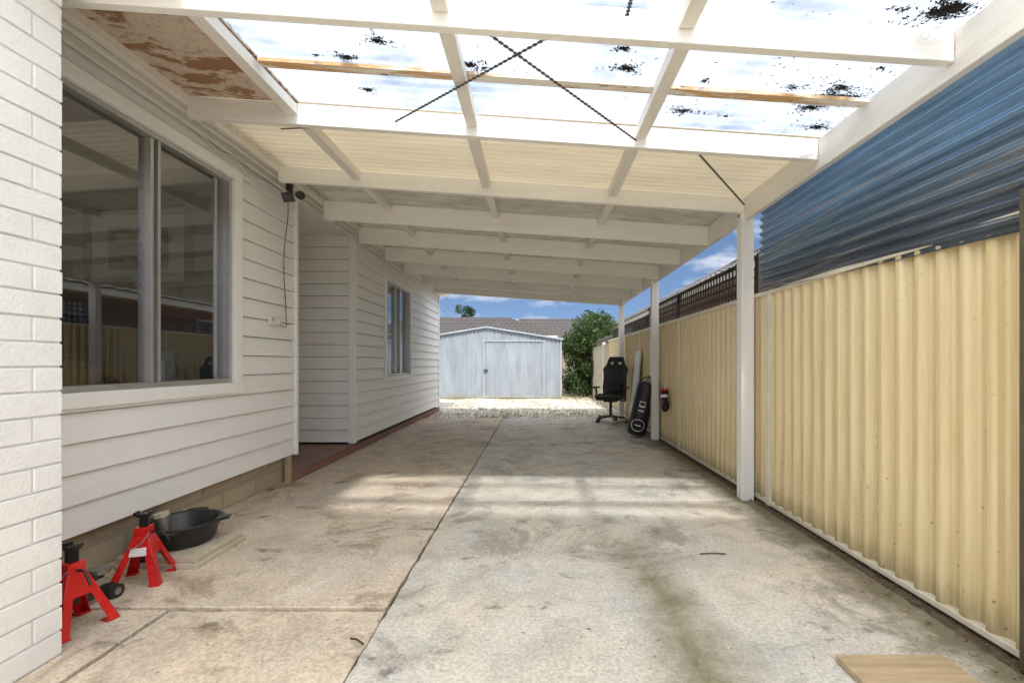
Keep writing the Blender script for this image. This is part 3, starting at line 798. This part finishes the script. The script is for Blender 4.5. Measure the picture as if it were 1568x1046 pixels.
b=MB(); b.cyl((-.08,.0,.02),(-.11,.0,.17),.035,.035,'steel',20); b.cyl((-.11,.0,.17),(-.115,.0,.195),.04,.04,'paver',20); b.obj('oil_filter',e)

# ------------------------------------------------------------ wall light, cord, socket
e=empty('flood_light'); b=MB()
p=Vector((-2.30,4.25,2.80)); 
b.box(p.x-.03,p.x+.01,p.y-.03,p.y+.03,p.z,p.z+.08,'black')
b.bar(p+Vector((0,0,0)),p+Vector((.03,-.03,-.05)),.02,.02,'black')
R=Matrix.Translation(p+Vector((.0,-.04,-.07)))@Matrix.Rotation(.6,4,'X')@Matrix.Rotation(.5,4,'Z')
b.box(-.05,.05,-.02,.02,-.04,.04,'black',R); b.box(-.042,.042,-.024,-.021,-.032,.032,'dark',R)
b.cyl(p+Vector((.05,.04,-.02)),p+Vector((.11,-.03,-.05)),.03,.04,'black',14)
b.obj('lamp_head',e,bevel=.003)
e=empty('power_cord'); b=MB()
pts=[]
for i in range(30):
    t=i/29; pts.append((-2.44+.02*math.sin(t*7),4.42+.02*math.sin(t*9+1),2.9-1.33*t))
pts+=[(-2.44,4.43,1.55),(-2.45,4.40,1.545),(-2.46,4.36,1.57),(-2.460,4.33,1.60)]
b.tube(pts,.004,'dark',6)
for t in (.5,.62,.8): b.ell(pts[int(t*29)],(.009,.009,.013),'cardboard',n=8,m=6)
b.obj('cord',e)
b=MB(); b.box(-2.485,-2.450,4.20,4.34,1.55,1.63,'whiteplastic'); b.box(-2.450,-2.425,4.27,4.33,1.56,1.61,'whiteplastic'); b.cyl((-2.450,4.23,1.60),(-2.444,4.23,1.60),.012,None,'alu'); b.obj('power_socket',bevel=.004)
b=MB()
b.tube([(-2.462,3.3,2.88),(-2.46,3.5,2.83),(-2.45,3.7,2.86),(-2.46,3.85,2.80),(-2.46,4.2,2.84),(-2.45,4.4,2.82)],.006,'whiteplastic',6)
b.obj('wall_cable')

# ------------------------------------------------------------ chair
e=empty('office_chair',(1.50,9.25,0),(0,0,math.radians(-28))); b=MB()
for k in range(5):
    a=k*2*math.pi/5+.3; c_=Vector((math.cos(a),math.sin(a),0))
    b.bar(Vector((0,0,.13)),c_*.31+Vector((0,0,.085)),.045,.035,'black')
    p=c_*.31; sd=Vector((-math.sin(a),math.cos(a),0))
    for s in (-1,1): b.cyl(p+sd*s*.010+Vector((0,0,.032)),p+sd*s*.032+Vector((0,0,.032)),.032,None,'rubber',14)
    b.cyl(p+Vector((0,0,.05)),p+Vector((0,0,.085)),.012,None,'steel',8)
b.cyl((0,0,.10),(0,0,.42),.03,None,'black'); b.cyl((0,0,.25),(0,0,.43),.018,None,'steel')
b.box(-.12,.12,-.12,.12,.41,.44,'black'); b.obj('star_base',e,bevel=.004)
b=MB()
b.hexa([(-.23,-.25,.45),(.23,-.25,.45),(.22,.22,.45),(-.22,.22,.45)],[(-.25,-.27,.54),(.25,-.27,.54),(.22,.24,.53),(-.22,.24,.53)],'leather')
for s in (-1,1): b.hexa([(s*.20,-.24,.52),(s*.27,-.24,.50),(s*.27,.2,.50),(s*.20,.2,.52)],[(s*.22,-.2,.56),(s*.27,-.2,.57),(s*.27,.18,.57),(s*.22,.18,.56)],'leather')
b.obj('seat',e,bevel=.035,seg=4)
b=MB()
prof=[(.44,.19),(.55,.23),(.70,.25),(.85,.24),(.98,.25),(1.08,.27),(1.16,.20),(1.26,.17),(1.33,.14)]
yb=lambda z:.20+(z-.44)*.22
V=[]
for z,wd in prof: 
    y=yb(z); V+=[(-wd,y-.06,z),(-wd*.55,y+.01,z),(wd*.55,y+.01,z),(wd,y-.06,z),(wd*.96,y+.05,z),(-wd*.96,y+.05,z)]
fs=[]
for i in range(len(prof)-1):
    for k in range(6): fs.append((i*6+k,i*6+(k+1)%6,(i+1)*6+(k+1)%6,(i+1)*6+k))
fs+=[tuple(reversed(range(6))),tuple(range((len(prof)-1)*6,len(prof)*6))]
b.add(V,fs,'leather',True); b.obj('backrest',e,bevel=.015,seg=3)
b=MB()
for s in (-1,1):
    z=1.19; y=yb(z); R=Matrix.Translation((s*.085,y-.012,z))@Matrix.Rotation(s*.35,4,'Y')
    b.box(-.035,.035,-.012,.004,-.022,.022,'label',R)
z=.70; b.box(-.14,.14,yb(z)-.07,yb(z)-.005,.60,.78,'leather')
b.obj('headrest_slots_and_lumbar_cushion',e,bevel=.01)
b=MB()
for s in (-1,1):
    b.bar((s*.20,0,.44),(s*.30,0,.44),.06,.02,'black'); b.bar((s*.30,0,.43),(s*.31,0,.68),.05,.03,'black',up=(1,0,0)); b.box(s*.31-.045,s*.31+.045,-.15,.12,.68,.715,'black')
b.obj('armrests',e,bevel=.008)

# ------------------------------------------------------------ punching bag leaning on post
e=empty('punching_bag',(1.60,7.38,.0)); b=MB()
d=Vector((.17,-.10,.82)).normalized(); R=d.to_track_quat('Z','Y').to_matrix().to_4x4(); R=Matrix.Translation((0,0,.045))@R
b.lathe([(0,0),(.12,.004),(.148,.02),(.155,.05),(.156,.30),(.158,.302),(.158,.308),(.156,.31),(.156,.80),(.15,.84),(.13,.865),(0,.87)],'leather',36,R)
for k in range(4):
    a=k*math.pi/2; b.tube([(math.cos(a)*.14,math.sin(a)*.14,.84),(math.cos(a)*.07,math.sin(a)*.07,.93),(0,0,.97)],.009,'leather',6,R)
b.obj('bag_body',e)
b=MB()
ri=R.to_3x3().inverted()@Vector((-.25,-1,0)); a0=math.atan2(ri.y,ri.x)
def patch(ac,zc,fnin,n=26,m=26,da=.95,dz=.13):
    for i in range(n):
        for j in range(m):
            u=-1+2*(i+.5)/n; v=-1+2*(j+.5)/m
            if fnin(u,v):
                q=[]
                for du,dv in ((-1,-1),(1,-1),(1,1),(-1,1)):
                    aa=ac+(u+du/n)*da; zz=zc+(v+dv/m)*dz; q.append((.1585*math.cos(aa),.1585*math.sin(aa),zz))
                b.add(q,[(0,1,2,3)],'label',False,R)
patch(a0,.18,lambda u,v:.66<math.hypot(u,v)<.75 or (abs(u)<.3 and abs(v)<.08))
patch(a0,.50,lambda u,v:(abs(v-.5)<.07 and abs(u)<.35) or (abs(v+.05)<.07 and abs(u)<.35) or (abs(u+.35)<.07 and abs(v-.2)<.34) or (abs(u-.35)<.07 and abs(v-.2)<.3) or (abs(v+.6)<.06 and abs(u)<.35),da=.8)
b.obj('printed_logo',e)
e=empty('boxing_gloves',(1.88,6.72,.70)); 
for k,(mt,off,rt) in enumerate((('red',(0,0,0),.2),('black',(-.02,-.10,-.06),-.2))):
    b=MB(); R=Matrix.Translation(off)@Matrix.Rotation(rt,4,'X')
    b.ell((0,0,-.06),(.06,.075,.095),mt,R); b.ell((-.02,-.06,-.03),(.03,.032,.06),mt,R,rot=Matrix.Rotation(.4,3,'X'))
    b.cyl((0,0,.0),(0,0,.12),.045,.055,mt,18,R); b.cyl((0,0,.055),(0,0,.095),.053,.056,'black' if mt=='red' else 'label',18,R)
    b.tube([(0,.02,.11),(.02,.03,.2),(.03,.04,.28)],.004,'label',6,R)
    b.obj('glove_%d'%(k+1),e)
b=MB(); b.hexa([(1.76,8.35,.0),(1.79,8.35,.0),(1.79,8.75,.0),(1.76,8.75,.0)],[(1.90,8.35,1.42),(1.93,8.35,1.42),(1.93,8.75,1.42),(1.90,8.75,1.42)],'whiteplastic'); b.obj('white_panel',bevel=.004)
b=MB(); b.bar((1.45,8.75,.03),(1.88,8.3,.24),.10,.02,'paver',up=(0,.6,1)); b.obj('timber_offcut',bevel=.003)
b=MB(); b.bar((1.88,9.1,.0),(1.93,9.1,1.1),.05,.02,'timber',up=(0,1,0)); b.obj('timber_offcut',bevel=.003)

# ------------------------------------------------------------ light
sd=Vector((-.22,1.9,-2.7)).normalized()
L_=bpy.data.lights.new('sun','SUN'); L_.energy=5; L_.angle=math.radians(3); L_.color=(1,.96,.90)
so=link(bpy.data.objects.new('sun',L_)); so.rotation_euler=sd.to_track_quat('-Z','Y').to_euler(); so.location=(0,-10,20)
wd=bpy.data.worlds.new('World'); scene.world=wd; wd.use_nodes=True; t=wd.node_tree; t.nodes.clear()
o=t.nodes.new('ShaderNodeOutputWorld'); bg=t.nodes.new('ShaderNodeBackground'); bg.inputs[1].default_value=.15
sky=t.nodes.new('ShaderNodeTexSky'); sky.sky_type='NISHITA'; sky.sun_disc=False
sky.sun_elevation=math.asin(-sd.z); sky.sun_rotation=math.atan2(-sd.x,-sd.y)
sky.ozone_density=3.0; sky.dust_density=.2; sky.air_density=1.0
tc=t.nodes.new('ShaderNodeTexCoord')
va=t.nodes.new('ShaderNodeVectorMath'); va.operation='ADD'; va.inputs[1].default_value=(0,0,.22); t.links.new(tc.outputs['Generated'],va.inputs[0])
vn=t.nodes.new('ShaderNodeVectorMath'); vn.operation='NORMALIZE'; t.links.new(va.outputs[0],vn.inputs[0]); t.links.new(vn.outputs[0],sky.inputs[0])
mp=t.nodes.new('ShaderNodeMapping'); mp.inputs['Scale'].default_value=(1,1,3.2); mp.inputs['Location'].default_value=(.35,0,.2); t.links.new(tc.outputs['Generated'],mp.inputs[0])
nz=t.nodes.new('ShaderNodeTexNoise'); nz.inputs['Scale'].default_value=5; nz.inputs['Detail'].default_value=6; nz.inputs['Roughness'].default_value=.58; t.links.new(mp.outputs[0],nz.inputs[0])
sx=t.nodes.new('ShaderNodeSeparateXYZ'); t.links.new(tc.outputs['Generated'],sx.inputs[0])
mr=t.nodes.new('ShaderNodeMapRange'); mr.inputs['From Min'].default_value=.28; mr.inputs['From Max'].default_value=.55; mr.inputs['To Min'].default_value=0; mr.inputs['To Max'].default_value=.19; t.links.new(sx.outputs[2],mr.inputs['Value'])
ad=t.nodes.new('ShaderNodeMath'); ad.operation='ADD'; t.links.new(nz.outputs[0],ad.inputs[0]); t.links.new(mr.outputs[0],ad.inputs[1])
cr=t.nodes.new('ShaderNodeValToRGB'); cr.color_ramp.elements[0].position=.50; cr.color_ramp.elements[1].position=.64; t.links.new(ad.outputs[0],cr.inputs[0])
# clouds brightened around the sun, behind the camera, as added fill light
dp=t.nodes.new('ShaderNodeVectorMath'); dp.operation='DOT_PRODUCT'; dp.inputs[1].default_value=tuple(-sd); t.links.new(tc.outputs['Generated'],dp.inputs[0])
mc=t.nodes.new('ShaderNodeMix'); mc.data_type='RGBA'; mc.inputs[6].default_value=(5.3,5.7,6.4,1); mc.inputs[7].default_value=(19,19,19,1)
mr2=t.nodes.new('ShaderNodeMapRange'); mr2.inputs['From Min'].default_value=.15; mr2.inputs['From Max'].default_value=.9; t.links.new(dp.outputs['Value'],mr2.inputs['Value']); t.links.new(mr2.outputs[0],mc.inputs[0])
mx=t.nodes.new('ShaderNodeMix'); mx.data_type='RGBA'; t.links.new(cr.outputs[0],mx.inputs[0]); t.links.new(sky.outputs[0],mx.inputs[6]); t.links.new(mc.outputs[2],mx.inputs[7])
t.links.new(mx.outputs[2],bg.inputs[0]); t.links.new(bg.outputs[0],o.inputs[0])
# ------------------------------------------------------------ camera
cd=bpy.data.cameras.new('camera'); cam=link(bpy.data.objects.new('camera',cd)); scene.camera=cam
cam.location=(0,0,H); cam.rotation_euler=(math.pi/2,0,0); cd.sensor_width=36; cd.lens=36*F/1568
cd.shift_x=-(CX-784)/1568; cd.shift_y=(CY-522.3)/1568; cd.clip_start=.05; cd.clip_end=500
scene.view_settings.view_transform='Standard'; scene.view_settings.look='None'; scene.view_settings.exposure=0
